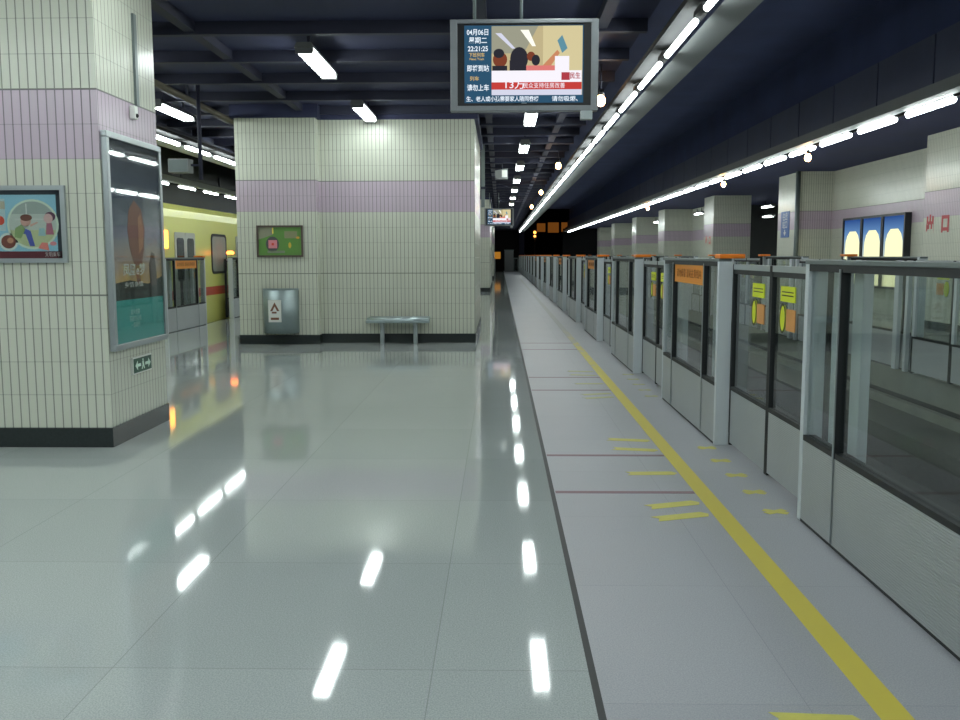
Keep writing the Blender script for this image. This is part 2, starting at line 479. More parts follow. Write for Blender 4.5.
# ------------------------------------------------------------------ platform screens
# local frame: platform side is -x, module runs +y from its base point
ML, DL, TOP = 2.5, 1.046, 1.50
def make_screen(label):
    t = thing('platform_screen', label, 'platform screen')
    part('end_post', B(0, .11, 0, .055, 0, TOP-.01), mt['post'], t, bevel=.004)
    part('end_post', B(0, .11, ML-.055, ML, 0, TOP-.01), mt['post'], t, bevel=.004)
    k = part('kick_panel', MB().box(.004, .075, .055, .535, .014, .475).box(.004, .075, .549, 1.951, .014, .475).box(.004, .075, 1.965, ML-.055, .014, .475), mt['kick'], t)
    part('plinth', B(.003, .09, .055, ML-.055, 0, .014), mt['gasket'], t)
    part('sill', B(.002, .07, .055, ML-.055, .475, .505), mt['gasket'], t)
    part('top_rail', MB().box(-.003, .10, -.002, ML+.002, TOP-.024, TOP), mt['rail'], t, bevel=.004)
    part('top_gasket', B(.004, .06, .055, ML-.055, TOP-.062, TOP-.024), mt['gasket'], t)
    for a, b in ((.055, .535), (.56, 1.94), (1.965, ML-.055)):
        part('glass_pane', B(.022, .030, a, b, .505, TOP-.062), mt['glass'], t)
    for yy in (.5475, 1.9525):
        part('mullion', MB().box(.0, .05, yy-.0125, yy+.0125, .475, TOP-.045), mt['gasket'], t)
        part('trim_strip', MB().box(-.006, .0, yy-.009, yy+.006, .03, TOP-.045), mt['alu'], t)
    for yy, wd in ((.5475, .05), (1.965, .065), (2.28, .04)):
        part('back_post', B(.10, .15, yy-wd, yy+wd, .0, TOP-.05), mt['post'], t)
    c = part('indicator_cap', B(.0, .2, -.03, .16, TOP, TOP+.036), mt['orangelamp'], t, 'orange indicator cap', bevel=.008)
    s_ = part('sign_plate', B(.012, .020, .58, 1.92, 1.268, 1.438), mt['orange'], t, 'orange notice strip')
    face_text('lettering', '请勿倚靠 请站在黄线内', .085, mt['brownink'], s_, (.0105, 1.25, 1.353), '-x', width=1.1)
    return t
def make_leaf(label, hand=True):
    """one sliding leaf, runs +y from its base point; hand: sticker near the +y or the -y edge"""
    t = thing('sliding_door_leaf', label, 'sliding door leaf')
    part('kick_panel', B(.0, .045, .03, DL-.03, .03, .455), mt['kick'], t)
    part('stile', B(-.002, .05, .0, .03, .01, 1.455), mt['gasket'], t)
    part('stile', B(-.002, .05, DL-.034, DL-.004, .01, 1.455), mt['gasket'], t)
    part('top_rail', B(-.003, .05, .03, DL-.034, 1.415, 1.455), mt['alu'], t)
    part('top_gasket', B(.002, .045, .03, DL-.034, 1.38, 1.415), mt['gasket'], t)
    part('bottom_rail', B(-.002, .046, .03, DL-.034, .455, .485), mt['gasket'], t)
    part('inner_frame', MB().box(.03, .06, .03, .10, .485, 1.38), mt['post'], t)
    part('glass_pane', B(.014, .022, .03, DL-.034, .485, 1.38), mt['glass'], t)
    y1 = .34 if hand else .70
    s1 = part('sticker', B(.008, .0135, y1-.15, y1+.15, 1.225, 1.325), mt['sticker'], t, 'yellow notice sticker')
    part('sticker_lines', MB().box(.0072, .008, y1-.12, y1+.12, 1.285, 1.292).box(.0072, .008, y1-.12, y1+.12, 1.262, 1.269), mt['stickerink'], s1)
    s2 = part('warning_sticker', B(.008, .0135, y1-.16, y1+.02, 1.04, 1.18), mt['stickerorange'], t, 'orange sticker beside the yellow hand mark')
    part('hand_mark', MB().plate_x(circ(y1+.09, 1.115, .062, .09), .007, .0135), mt['sticker'], s2)
    hm = MB()
    rim = circ(y1+.09, 1.115, .066, .098); rin = circ(y1+.09, 1.115, .052, .082)
    n = len(rim)
    for i in range(n):
        hm.plate_x([rim[i], rim[(i+1) % n], rin[(i+1) % n], rin[i]], .0055, .007)
    part('hand_outline', hm, mt['stickerink'], s2)
    return t
PER, FIRST = 4.6, 2.84
scr = make_screen('fixed glass screen along the near platform edge, nearest, without orange notice'); scr.location = (XR, FIRST, 0)
scr['group'] = 'fixed glass screens along the near platform edge'
leafA = make_leaf('x', True); leafB = make_leaf('x', False)
usedA = usedB = False
def put_leaf(kind, loc, rz, label, group):
    global usedA, usedB
    src = leafA if kind == 'A' else leafB
    if (kind == 'A' and not usedA) or (kind == 'B' and not usedB):
        if kind == 'A': usedA = True
        else: usedB = True
        src.location = loc; src.rotation_euler = (0, 0, rz); src['label'] = label; src['group'] = group
        return src
    return dup(src, loc, label, rz, group)
NEAR = 19
for k in range(1, NEAR, 2):
    dup(scr, (XR, FIRST + PER*k, 0), f'{ORD[k]} fixed glass screen along the near platform edge, counting away')
GN = 'sliding door leaves along the near platform edge'
for k in range(NEAR-1):
    yb = FIRST + ML + PER*k
    put_leaf('B', (XR+.111, yb+.002, 0), 0, f'nearer sliding glass leaf of {ORD[k]} door pair along the near platform edge', GN)
    put_leaf('A', (XR+.111, yb+DL+.004, 0), 0, f'farther sliding glass leaf of {ORD[k]} door pair along the near platform edge', GN)
for c in kids(scr):                    # the nearest screen carries no orange notice
    if c.name.startswith('sign_plate'):
        for g in kids(c): bpy.data.objects.remove(g)
        bpy.data.objects.remove(c)
scr2 = bpy.data.objects['platform_screen.001']
for k in range(2, NEAR, 2):
    dup(scr, (XR, FIRST + PER*k, 0), f'{ORD[k]} fixed glass screen along the near platform edge, counting away')
# across the track, turned about
GO, GOD = 'fixed glass screens across the track', 'sliding door leaves across the track'
for k in range(0, 12):
    yb = FIRST + PER*(k+1)
    dup(scr, (XO, yb+ML, 0), f'{ORD[k]} fixed glass screen on the platform edge across the track, counting away', PI, GO)
    yb = FIRST + PER*(k+1) + ML
    put_leaf('B', (XO-.111, yb+2*DL+.005, 0), PI, f'farther sliding leaf of {ORD[k]} door pair across the track', GOD)
    put_leaf('A', (XO-.111, yb+DL+.003, 0), PI, f'nearer sliding leaf of {ORD[k]} door pair across the track', GOD)
# left edge, doors slid open beside the yellow train
GL = 'fixed glass screens before the yellow train'
for i, (yb, w) in enumerate(((13.7, 'hidden mostly behind the near tiled pillar'), (18.3, 'standing in the gap between the tiled pillars'), (22.9, 'with lit red lamp beside the middle pillar'), (27.5, 'behind the middle tiled pillar'))):
    dup(scr2, (XL, yb+ML, 0), f'glass screen before the yellow train, {w}', PI, GL)
GLD = 'open sliding leaves before the yellow train'
put_leaf('A', (XL-.165, 20.78, 0), PI, 'sliding leaf slid open behind the glass screen between the pillars, before the train', GLD)
put_leaf('B', (XL-.165, 24.0, 0), PI, 'sliding leaf slid open behind the screen with the red lamp', GLD)
for yb, w in ((22.92, 'lit red door lamp on the left platform screen beside the middle tiled pillar'),):
    t = thing('door_lamp', w, 'lamp', (XL-.05, yb+.03, TOP+.046))
    part('base', B(-.05, .05, -.05, .05, 0, .02), mt['black'], t)
    part('lens', MB().ball((0, 0, .06), .075, 1.3, 1.0, .7), mt['redlamp'], t)

# ------------------------------------------------------------------ lamps
LT = 1.42
def trough(name, label, xt, sgn, y0, y1, first, per=1.9, z=3.63, rad=.03):
    t = thing(name, label, 'light strip', (xt, 0, z))
    s_ = sgn
    part('trough_body', MB().prism_y([(.10*s_, .03), (.40*s_, .0), (.40*s_, .16), (.30*s_, .16)], y0, y1), mt['trough'], t)
    part('trough_lip', MB().prism_y([(-.15*s_, .10), (.13*s_, .12), (.13*s_, .16), (-.15*s_, .16)], y0, y1), mt['blackpaint'], t, 'dark lip above the tubes')
    tub = None
    y = first
    while y < y1-LT:
        if tub is None:
            tub = part('fluorescent_tube', MB().tube((-.02*s_, 0, 0), (-.02*s_, LT, 0), rad, 10), mt['tube'], t)
            hol = part('tube_holder', B(min(-.05*s_, .01*s_), max(-.05*s_, .01*s_), LT+.06, per-.06, .02, .07), mt['blackpaint'], t)
            tub.location = (0, y, 0); hol.location = (0, y, 0)
        else:
            for q in (tub, hol):
                c = q.copy(); COL.objects.link(c); c.parent = t; c.location = (0, y, 0)
        y += per
    y = y0+1; hg = None
    if s_ < 0: part('mounting_plate', B(-.10, .20, y0, y1, .15, .19), mt['rib'], t)
    while y < y1 and s_ > 0:
        if hg is None: hg = part('hanger', B(.18*s_-.015, .18*s_+.015, -.015, .015, .13, .5), mt['rib'], t)
        else: hg = hg.copy(); COL.objects.link(hg); hg.parent = t
        hg.location = (0, y, .03); y += 3.8
    return t
trough('light_trough', 'long grey trough of white tubes hung over the near yellow safety line and screens', 1.79, 1, Y0, 86, 8.76-1.9*8)
trough('light_trough', 'long trough of white tubes over the platform edge across the track', 6.17, -1, Y0, 86, 9.35-1.9*8, rad=.045)
trough('light_trough', 'trough of white tubes over the left platform edge above the yellow train', -6.1, -1, Y0, 60, 8.95-1.86*8, 1.86, rad=.034)
trough('light_trough', 'trough of white tubes on the far wall behind the yellow train', -9.7, 1, 8, 60, 9.2, 2.4)

def make_light(label):
    t = thing('ceiling_light', label, 'ceiling light')
    part('housing', MB().prism_y([(-.11, .03), (.11, .03), (.08, .09), (-.08, .09)], -.8, .8), mt['housing'], t)
    for x in (-.066, 0, .066):
        part('fluorescent_tube', MB().tube((x, -LT/2, 0), (x, LT/2, 0), .026, 10), mt['tube'], t)
    part('end_cap', B(-.10, .10, -.79, -.755, -.03, .03), mt['housing'], t)
    part('end_cap', B(-.10, .10, .755, .79, -.03, .03), mt['housing'], t)
    for y in (-.5, .5): part('hanger', B(-.015, .015, y-.015, y+.015, .09, .26), mt['rib'], t)
    return t
L0 = None
def put_light(x, y, label, z=3.82):
    global L0
    if L0 is None:
        L0 = make_light(label); L0.location = (x, y, z); L0['group'] = 'tube lights under the dark ceiling'
    else: dup(L0, (x, y, z), label, None, 'tube lights under the dark ceiling')
for i in range(8):
    put_light(.52, 11.7 + 4.36*i, f'{ORD[i]} white tube light of the ceiling row above the joint line, counting away')
put_light(.48, 7.34, 'white tube light just overhead, ahead of the hanging television'); put_light(.48, 2.98, 'white tube light overhead above the camera')
for y, w in ((11.5, 'nearer white tube light before the middle tiled pillar'), (15.4, 'farther white tube light close above the middle tiled pillar'), (7.2, 'white tube light overhead beside the near tiled pillar'), (2.9, 'white tube light overhead behind the near tiled pillar row')):
    put_light(-2.2, y, w)
for y, n in ((-1.4, 'just behind the camera'), (-5.7, 'farther behind the camera')):
    for x, w in ((.5, 'central'), (-2.2, 'middle'), (-5.26, 'outer')):
        put_light(x, y, f'white tube light of the {w} ceiling row, {n}')
for y, w in ((15.2, 'big white tube light seen just right of the near tiled pillar'), (11.0, 'white tube light hidden behind the near tiled pillar'), (6.6, 'white tube light over the far side of the near pillar'), (20.2, 'white tube light behind the gap, above the left platform screens')):
    put_light(-5.26, y, w)
def put_cross(x, y, label):
    o = dup(L0, (x, y, 3.82), label, PI/2, 'tube lights under the dark ceiling')
for x, n in ((-5.0, 'left'), (-3.2, 'right')):
    for y, w in ((3.6, 'before the near pillar'), (1.4, 'second row before the near pillar'), (-3.5, 'third row before the near pillar')):
        put_cross(x, y, f'{n} crosswise white tube light overhead, {w}')
# passage across the track
for x, y, w in ((11.75, 41.5, 'white tube light inside the dark passage across the track, nearest'), (12.55, 44.2, 'white tube light inside the dark passage across the track, farther'), (9.6, 45.5, 'white tube light in the recess past the passage across the track'), (10.4, 31.6, 'white tube light behind the column with the blue sign'), (9.5, 57, 'white tube light in the distant recess across the track')):
    put_light(x, y, w, (3.62 if y < 43 else 3.3) if x > 10.5 else 3.5)

def pendant(x, y, z, top, label):
    t = thing('pendant_lamp', label, 'lamp', (x, y, z), group='orange lamps')
    part('bulb', MB().ball((0, 0, 0), .062, 1, 1, 1.25), mt['sodium'], t)
    part('cap', MB().tube((0, 0, .07), (0, 0, .15), .05, 12, .03), mt['black'], t)
    part('stem', MB().tube((0, 0, .15), (0, 0, top-z), .012, 8), mt['rib'], t)
for i, y in enumerate((12.9, 22.1, 31.3, 40.5)):
    pendant(1.36, y, 3.6, 4.08, f'{ORD[i]} orange lamp hanging beside the near light trough, counting away')
for i, y in enumerate((18.9, 25.9, 39.0)):
    pendant(6.1, y, 3.44, 3.62, f'{ORD[i]} orange lamp among the white tubes across the track, counting away')

# ------------------------------------------------------------------ televisions
em = lambda n, c, s=1.0: emit(n, c, s)
scol = {k: em('screen_'+k, v, 1.1) for k, v in dict(blue=(44, 80, 106), wall=(186, 172, 132), wall2=(206, 194, 150), lampwhite=(250, 250, 236),
        dark=(44, 44, 52), red=(190, 62, 58), redd=(170, 60, 70), white=(240, 236, 244), pale=(206, 208, 226), brown=(120, 62, 44), skin=(196, 132, 96),
        grey=(120, 122, 128), phone=(92, 140, 156), text=(226, 236, 246), orange=(226, 190, 110), pink=(214, 120, 116), roof=(150, 150, 132)).items()}
def make_tv(label):
    # local: centre x, front at y=0 facing -y, z from bottom
    W, Hh = 1.143, .69
    t = thing('hanging_television', label, 'television')
    fr = MB(); a = .055
    fr.box(-W/2, -W/2+a, 0, .09, 0, Hh).box(W/2-a, W/2, 0, .09, 0, Hh)
    fr.box(-W/2+a, W/2-a, 0, .09, Hh-.03, Hh).box(-W/2+a, W/2-a, 0, .09, 0, .04)
    part('frame', fr, plain('tv_silver', (128, 132, 136), .4, .3), t, 'silver outer frame', bevel=.004)
    part('bezel', B(-W/2+a, W/2-a, .012, .088, .04, Hh-.03), mt['black'], t)
    part('back_cover', B(-W/2+.05, W/2-.05, .09, .16, .05, Hh-.05), mt['black'], t)
    for x in (-.385, -.02): part('hanger_rod', MB().tube((x, .12, Hh-.06), (x, .12, 4.08-2.645), .012, 8), mt['rail'], t)
    part('receiver_box', B(.44, .53, .0, .07, -.065, -.0), mt['alu'], t, 'small square receiver under the frame')
    part('logo_mark', B(-.02, .02, .009, .0119, .018+.04, .028+.04), mt['alu'], t)
    sx0, sx1, sz0, sz1 = -.463, .458, .062, .645
    scn = part('screen', B(sx0, sx1, .008, .012, sz0, sz1), scol['blue'], t, 'lit screen with a news picture')
    U = lambda u: sx0 + (sx1-sx0)*u
    V = lambda v: sz1 - (sz1-sz0)*v
    lay = [0]
    def poly(nm, pts, c):
        lay[0] += 1; d = .008 - .0004*lay[0]
        part(nm, MB().plate_y([(U(u), V(v)) for u, v in pts], d, .008), scol[c], scn)
    def rect(nm, u0, v0, u1, v1, c): poly(nm, [(u0, v1), (u1, v1), (u1, v0), (u0, v0)], c)
    def oval(nm, u, v, ru, rv, c): poly(nm, circ(u, v, ru, rv, 20), c)
    rect('picture', .229, .01, .99, .9, 'wall')
    poly('picture_roof', [(.229, .01), (.62, .01), (.5, .36), (.229, .36)], 'roof')
    poly('picture_lamp', [(.47, .06), (.54, .06), (.60, .27), (.57, .27)], 'lampwhite')
    poly('picture_lamp', [(.26, .10), (.31, .10), (.43, .30), (.40, .30)], 'pale')
    poly('picture_wall', [(.66, .01), (.99, .01), (.99, .6), (.66, .6)], 'wall2')
    oval('picture_head', .30, .44, .06, .1, 'brown'); oval('picture_head', .29, .36, .045, .06, 'dark')
    rect('picture_body', .235, .52, .36, .6, 'dark')
    oval('picture_head', .46, .43, .075, .15, 'dark'); rect('picture_body', .38, .45, .52, .6, 'dark')
    oval('picture_head', .56, .4, .035, .06, 'brown'); oval('picture_head', .6, .45, .035, .07, 'dark')
    poly('picture_arm', [(.64, .55), (.78, .32), (.80, .36), (.70, .58)], 'skin')
    poly('picture_phone', [(.78, .2), (.82, .13), (.865, .3), (.82, .36)], 'phone')
    rect('picture_shirt', .76, .40, .88, .6, 'white'); rect('picture_shirt', .52, .52, .76, .6, 'pink')
    rect('banner_top', .229, .585, .985, .75, 'white')
    rect('banner_red', .229, .735, .985, .83, 'red'); rect('banner_foot', .229, .83, .985, .90, 'pale')
    rect('banner_box', .815, .61, .885, .71, 'redd')
    d = .008 - .0004*lay[0] - .0012
    def tx(body, size, u, v, c, w=None, bold=0): face_text('lettering', body, size, scol[c], scn, (U(u), d, V(v)), '-y', width=w, bold=bold)
    tx('04月06日', .052, .115, .095, 'text', .165, .0008); tx('星期二', .052, .115, .20, 'text', .14, .0008); tx('22:21:25', .052, .115, .305, 'text', .155, .001)
    tx('下班列车', .036, .105, .385, 'orange', .12); tx('Next Train', .024, .105, .435, 'orange', .11)
    tx('即将到站', .052, .115, .56, 'text', .17, .001); tx('列车', .036, .085, .69, 'orange', .07); tx('请勿上车', .052, .115, .81, 'text', .17, .001)
    tx('13万', .07, .42, .775, 'white', .15, .0006); tx('民众支持住房改善', .045, .67, .785, 'white', .32)
    tx('民生', .05, .93, .66, 'redd', .08, .001)
    tx('生、老人或小孩需要家人陪同乘梯', .042, .32, .955, 'text', .56, .0006); tx('请勿吸烟、', .042, .86, .955, 'text', .2, .0006)
    return t
tv = make_tv('near silver television with lit news screen hanging from the ceiling'); tv.location = (.187, 7.4, 2.645)
tv2 = dup(tv, (-.03, 37.0, 2.68), 'distant lit television hanging beside the enclosure corner, far down the platform')
tv['group'] = tv2['group'] = 'hanging televisions'

# ------------------------------------------------------------------ posters, signs and wall fittings
def P(name, c, rough=.4): return plain(name, c, rough, var=.06, vscale=14)
# children's poster, front of near pillar
t = thing('framed_poster', 'light blue framed poster with a round children picture on the near pillar', 'poster', (-3.9, 7.308, 1.48), group='framed posters')
W, Hh = 1.0, .6
fr = MB(); a = .035
fr.box(-W/2, W/2, -.03, 0, 0, a).box(-W/2, W/2, -.03, 0, Hh-a, Hh).box(-W/2, -W/2+a, -.03, 0, a, Hh-a).box(W/2-a, W/2, -.03, 0, a, Hh-a)
part('frame', fr, mt['alu'], t, 'silver frame')
sh = part('sheet', B(-W/2+a, W/2-a, -.012, -.0, a, Hh-a), P('poster_blue', (160, 214, 236)), t)
def pp(nm, prof, col, lvl, par, y=-.012): part(nm, MB().plate_y(prof, y-.0006*lvl, y), P('print_'+nm+str(lvl), col), par)
rc = lambda x0, z0, x1, z1: [(x0, z0), (x1, z0), (x1, z1), (x0, z1)]
pp('dark_margin', rc(-W/2+a, Hh-a-.035, W/2-a, Hh-a), (58, 66, 78), 1, sh)
pp('dark_margin', rc(.425, a, W/2-a, Hh-a), (52, 62, 72), 1, sh)
pp('red_footer', rc(-W/2+a, a, W/2-a, .09), (112, 52, 62), 1, sh)
pp('notice', rc(-.40, .25, .04-.02, .50), (196, 222, 228), 1, sh)
pp('notice_strip', rc(-.40, .42, .02, .48), (206, 196, 176), 2, sh)
C0 = .235
pp('ring', circ(C0, .30, .205, .195), (226, 240, 220), 3, sh)
pp('ring_small', circ(.035, .165, .075, .07), (232, 240, 232), 3, sh)
pp('scene', circ(C0, .30, .188, .178), (206, 214, 206), 4, sh)
pp('scene_wall', circ(C0, .30, .188, .178, 20, PI*.15, PI*.85), (176, 186, 180), 5, sh)
pp('scene_floor', circ(C0, .30, .188, .178, 20, PI*1.08, PI*1.92), (206, 214, 166), 5, sh)
pp('scene_rail', rc(C0-.14, .335, C0+.10, .345), (222, 226, 220), 6, sh)
pp('scene_pole', rc(C0-.05, .34, C0-.042, .46), (232, 234, 230), 6, sh)
pp('scene_dark', circ(.035, .165, .058, .053), (140, 84, 72), 5, sh)
pp('scene_dark_light', circ(.05, .175, .025, .022), (206, 150, 120), 6, sh)
pp('figure_legs', [(C0-.13, .23), (C0-.06, .225), (C0-.03, .13), (C0+.01, .13), (C0-.02, .25), (C0-.10, .28)], (92, 104, 190), 7, sh)
pp('figure_body', [(C0-.15, .20), (C0-.10, .19), (C0-.06, .26), (C0-.09, .30), (C0-.14, .27)], (150, 176, 120), 8, sh)
pp('figure_head', circ(C0-.055, .325, .042, .04), (226, 180, 166), 9, sh)
pp('figure_hair', circ(C0-.05, .352, .046, .026), (130, 84, 72), 10, sh)
pp('figure_arm', [(C0-.02, .30), (C0+.04, .32), (C0+.04, .31), (C0-.02, .28)], (226, 180, 166), 9, sh)
pp('figure_head', circ(C0+.125, .345, .036, .038), (232, 190, 186), 9, sh)
pp('figure_hair', circ(C0+.14, .36, .042, .036), (104, 66, 88), 8, sh)
pp('figure_body', [(C0+.10, .22), (C0+.165, .22), (C0+.15, .31), (C0+.11, .31)], (186, 116, 136), 7, sh)
pp('figure_body', [(C0+.04, .21), (C0+.10, .21), (C0+.09, .27), (C0+.05, .27)], (170, 206, 214), 8, sh)
pp('pink_mark', [(.27, .115), (.355, .095), (.345, .155), (.30, .16)], (255, 150, 140), 10, sh)
pp('pink_mark', circ(.39, .15, .025, .016), (250, 160, 170), 10, sh)
pp('red_mark', circ(-.02, .33, .03, .035), (240, 96, 76), 5, sh)
face_text('lettering', '文明乘车', .04, P('print_white', (220, 206, 206)), sh, (.38, -.0142, .063), '-y', width=.12)
part('cover_glass', B(-W/2+a, W/2-a, -.0235, -.0215, a, Hh-a), glass_material('poster_glass', (246, 248, 247)), t)

# light-box poster on the side of the near pillar: local +x faces the platform, z up
XP = -3.12
t = thing('poster_light_box', 'tall framed poster with dusk sky picture on the side of the near pillar', 'poster', (XP, 7.93, .77), group='framed posters')
L, Hh, D = 1.18, 1.74, .05; a = .05
fr = MB()
fr.box(0, D, -L/2, L/2, 0, a).box(0, D, -L/2, L/2, Hh-a, Hh).box(0, D, -L/2, -L/2+a, a, Hh-a).box(0, D, L/2-a, L/2, a, Hh-a)
part('frame', fr, mt['alu'], t, 'silver frame', bevel=.006)
sky = ramp_print('dusk_print', [(0, (40, 44, 40)), (.2, (80, 74, 56)), (.29, (214, 172, 104)), (.40, (186, 164, 150)), (.54, (146, 148, 164)), (.68, (84, 96, 116)), (1, (40, 48, 62))], a, Hh-a, .5, .22)
sh = part('sheet', B(.0, .03, -L/2+a, L/2-a, a, Hh-a), sky, t)
def px_(nm, prof, col, lvl): part(nm, MB().plate_x(prof, .03, .03+.0007*lvl), P('duskprint_'+nm, tuple(min(255, int(v*1.12)) for v in col)), sh)
px_('teal_footer', rc(-L/2+a, a, L/2-a, .40), (56, 158, 150), 1)
px_('ground', [(-L/2+a, .40), (L/2-a, .40), (L/2-a, .58), (.2, .52), (-.2, .56), (-L/2+a, .54)], (44, 48, 42), 1)
px_('tree_crown', [(-.17, .82), (-.21, .98), (-.17, 1.14), (-.05, 1.23), (.10, 1.16), (.17, .99), (.13, .82), (.06, .66), (.02, .52), (-.04, .52), (-.07, .66)], (132, 82, 68), 2)
px_('tree_light', [(.02, .78), (.11, .84), (.14, .98), (.08, 1.12), (.02, 1.08)], (176, 122, 92), 3)
px_('rock', [(.25, .5), (.24, .68), (.30, .80), (.37, .78), (.41, .62), (.40, .5)], (86, 70, 64), 2)
wh = P('print_pale', (226, 230, 226))
face_text('lettering', '凤凰e梦', .11, wh, sh, (.033, -.1, .64), '+x', width=.48, bold=.001)
face_text('lettering', '乡情亲情', .05, wh, sh, (.033, -.12, .52), '+x', width=.40)
face_text('lettering', '家乡的路\n回家的心情\n一路同行', .05, P('print_mint', (186, 236, 228)), sh, (.033, -.12, .235), '+x', spacing=1.1)
part('cover_glass', B(.042, .044, -L/2+a, L/2-a, a, Hh-a), bpy.data.materials['poster_glass'], t)

# exit direction sign
t = thing('exit_sign', 'small green exit sign with arrows low on the near pillar side', 'sign', (XP, 7.95, .53))
part('frame', B(0, .02, -.21, .21, 0, .145), mt['white'], t)
pl = part('panel', B(.02, .024, -.195, .195, .012, .133), P('sign_green', (36, 76, 58)), t)
wh2 = P('sign_white', (206, 230, 214))
def arrow(cy, d):
    return MB().plate_x([(cy-d*.06, .072), (cy-d*.01, .112), (cy-d*.01, .085), (cy+d*.06, .085), (cy+d*.06, .06), (cy-d*.01, .06), (cy-d*.01, .032)], .024, .026)
part('arrow', arrow(-.11, 1), wh2, pl); part('arrow', arrow(.11, -1), wh2, pl)
part('running_figure', MB().plate_x(circ(.0, .11, .012, .012, 12), .024, .026).plate_x([(-.02, .095), (.015, .098), (.02, .065), (.035, .035), (.02, .03), (0, .06), (-.02, .03), (-.035, .035), (-.01, .068)], .024, .026), wh2, pl)
# conduit strip and sensor
solid('cable_cover', MB().box(0, .022, -.03, .03, 0, .76), mt['rail'], 'narrow grey cable cover running up the near pillar side', 'cable cover', (XP, 8.10, 2.81))
t = thing('wall_sensor', 'small white sensor box on the near pillar above the tall poster', 'sensor', (XP, 7.98, 2.68))
part('body', B(0, .05, -.035, .035, 0, .11), mt['white'], t, bevel=.008); part('lens', MB().ball((.05, 0, .03), .018), mt['black'], t)

# green map on middle pillar
t = thing('framed_poster', 'green framed map poster on the middle tiled pillar', 'poster', (-3.79, 16.088, 1.51), group='framed posters')
W, Hh, a = .80, .54, .03
fr = MB()
fr.box(-W/2, W/2, -.04, 0, 0, a).box(-W/2, W/2, -.04, 0, Hh-a, Hh).box(-W/2, -W/2+a, -.04, 0, a, Hh-a).box(W/2-a, W/2, -.04, 0, a, Hh-a)
part('frame', fr, P('brown_frame', (84, 70, 64)), t, 'dark brown frame')
sh = part('sheet', B(-W/2+a, W/2-a, -.018, 0, a, Hh-a), P('poster_green', (92, 138, 62)), t)
gp = lambda nm, prof, c, l: part(nm, MB().plate_y(prof, -.018-.0007*l, -.018), P('mapprint_'+nm, c), sh)
gp('grey_corner', [(-.37, .30), (-.12, .38), (-.12, .51), (-.37, .51)], (132, 134, 112), 1)
gp('dark_patch', circ(-.13, .22, .115, .13), (74, 74, 76), 1)
gp('pink_patch', rc(-.20, .15, -.05, .29), (214, 132, 140), 2)
gp('red_cross', rc(-.145, .2, -.105, .24), (206, 70, 50), 3)
gp('grey_strip', rc(.08, .32, .30, .44), (128, 130, 96), 1)
gp('yellow_mark', circ(.17, .20, .025, .05), (206, 176, 60), 1)
gp('orange_mark', circ(.31, .33, .03, .02), (206, 150, 50), 2)
gp('yellow_streak', rc(-.13, .40, -.11, .50), (236, 214, 90), 2)
gp('pale_note', rc(-.22, .07, .08, .11), (120, 130, 110), 1)

# litter bin hung on the middle pillar: half round steel shell
t = thing('litter_bin', 'half-round steel litter bin hung on the middle tiled pillar', 'litter bin', (-3.80, 16.088, .20))
R_ = .31
outr = [(R_*math.cos(a_), -.26*math.sin(a_)) for a_ in [PI*i/20 for i in range(21)]]
inr = [(.95*x, .94*y-.001) for x, y in reversed(outr)]
part('shell', MB().prism_z(outr + inr, 0, .74, True), mt['dullsteel'], t)
part('floor_plate', MB().prism_z([(.95*x, .94*y) for x, y in outr], .02, .04), mt['steel'], t)
part('back_plate', B(-.31, .31, -.012, -.0005, 0, .77), mt['dullsteel'], t)
part('inner_shade_plate', MB().prism_z([(.93*x, .9*y-.002) for x, y in outr], .55, .56), mt['black'], t)  # black plate across the mouth, its colour painting the shade inside the bin
lb = part('notice_plate', B(-.16, .06, -.275, -.262, .20, .58), mt['white'], t, 'white notice with brown tidy mark')
part('tidy_mark', MB().plate_y([(-.13, .39), (-.05, .54), (.03, .39), (-.01, .39), (-.05, .47), (-.09, .39)], -.277, -.275).plate_y(rc(-.10, .35, -.02, .38), -.277, -.275).plate_y(rc(-.12, .24, .02, .28), -.277, -.275), P('brown_print', (120, 80, 56)), lb)

# bench
t = thing('bench', 'grey steel slat bench on two legs before the tiled enclosure wall', 'bench', (-1.76, 16.13, 0))
for k, y in enumerate((-.17, -.085, 0, .085, .17)):
    part('slat', MB().tube((-.53, y, .435 - .010*(2-abs(k-2))), (.53, y, .435 - .010*(2-abs(k-2))), .034, 12), mt['steel'], t)
part('edge_rail', MB().box(-.55, .55, -.205, -.165, .375, .43), mt['steel'], t, bevel=.01)
for x in (-.29, .29):
    part('leg', MB().box(x-.035, x+.035, -.04, .04, 0, .35).box(x-.03, x+.03, -.17, .17, .34, .382), mt['alu'], t, bevel=.005)

# hanging loudspeaker beside the near pillar
t = thing('ceiling_loudspeaker', 'grey box loudspeaker on a hanging rod past the near pillar', 'loudspeaker', (-4.46, 14.0, 2.66))
part('rod', MB().tube((0, 0, 0), (0, 0, 1.42), .03, 10), mt['rib'], t)
part('arm', B(-.16, 0, -.015, .015, .20, .23), mt['rib'], t)
part('box', B(-.45, -.14, -.12, .10, .10, .30), mt['trough'], t, bevel=.01)
part('grille', B(-.43, -.16, -.124, -.12, .12, .28), mt['rail'], t)
t = thing('ceiling_loudspeaker', 'small grey loudspeaker box hanging far down by the ceiling light row', 'loudspeaker', (.05, 25.3, 3.55))
part('box', MB().prism_y([(-.18, 0), (.16, 0), (.16, .28), (-.18, .22)], -.15, .15), mt['trough'], t)
part('grille', B(.0, .14, -.156, -.15, .05, .23), mt['white'], t); part('rod', MB().tube((0, 0, .25), (0, 0, .53), .02, 8), mt['rib'], t)

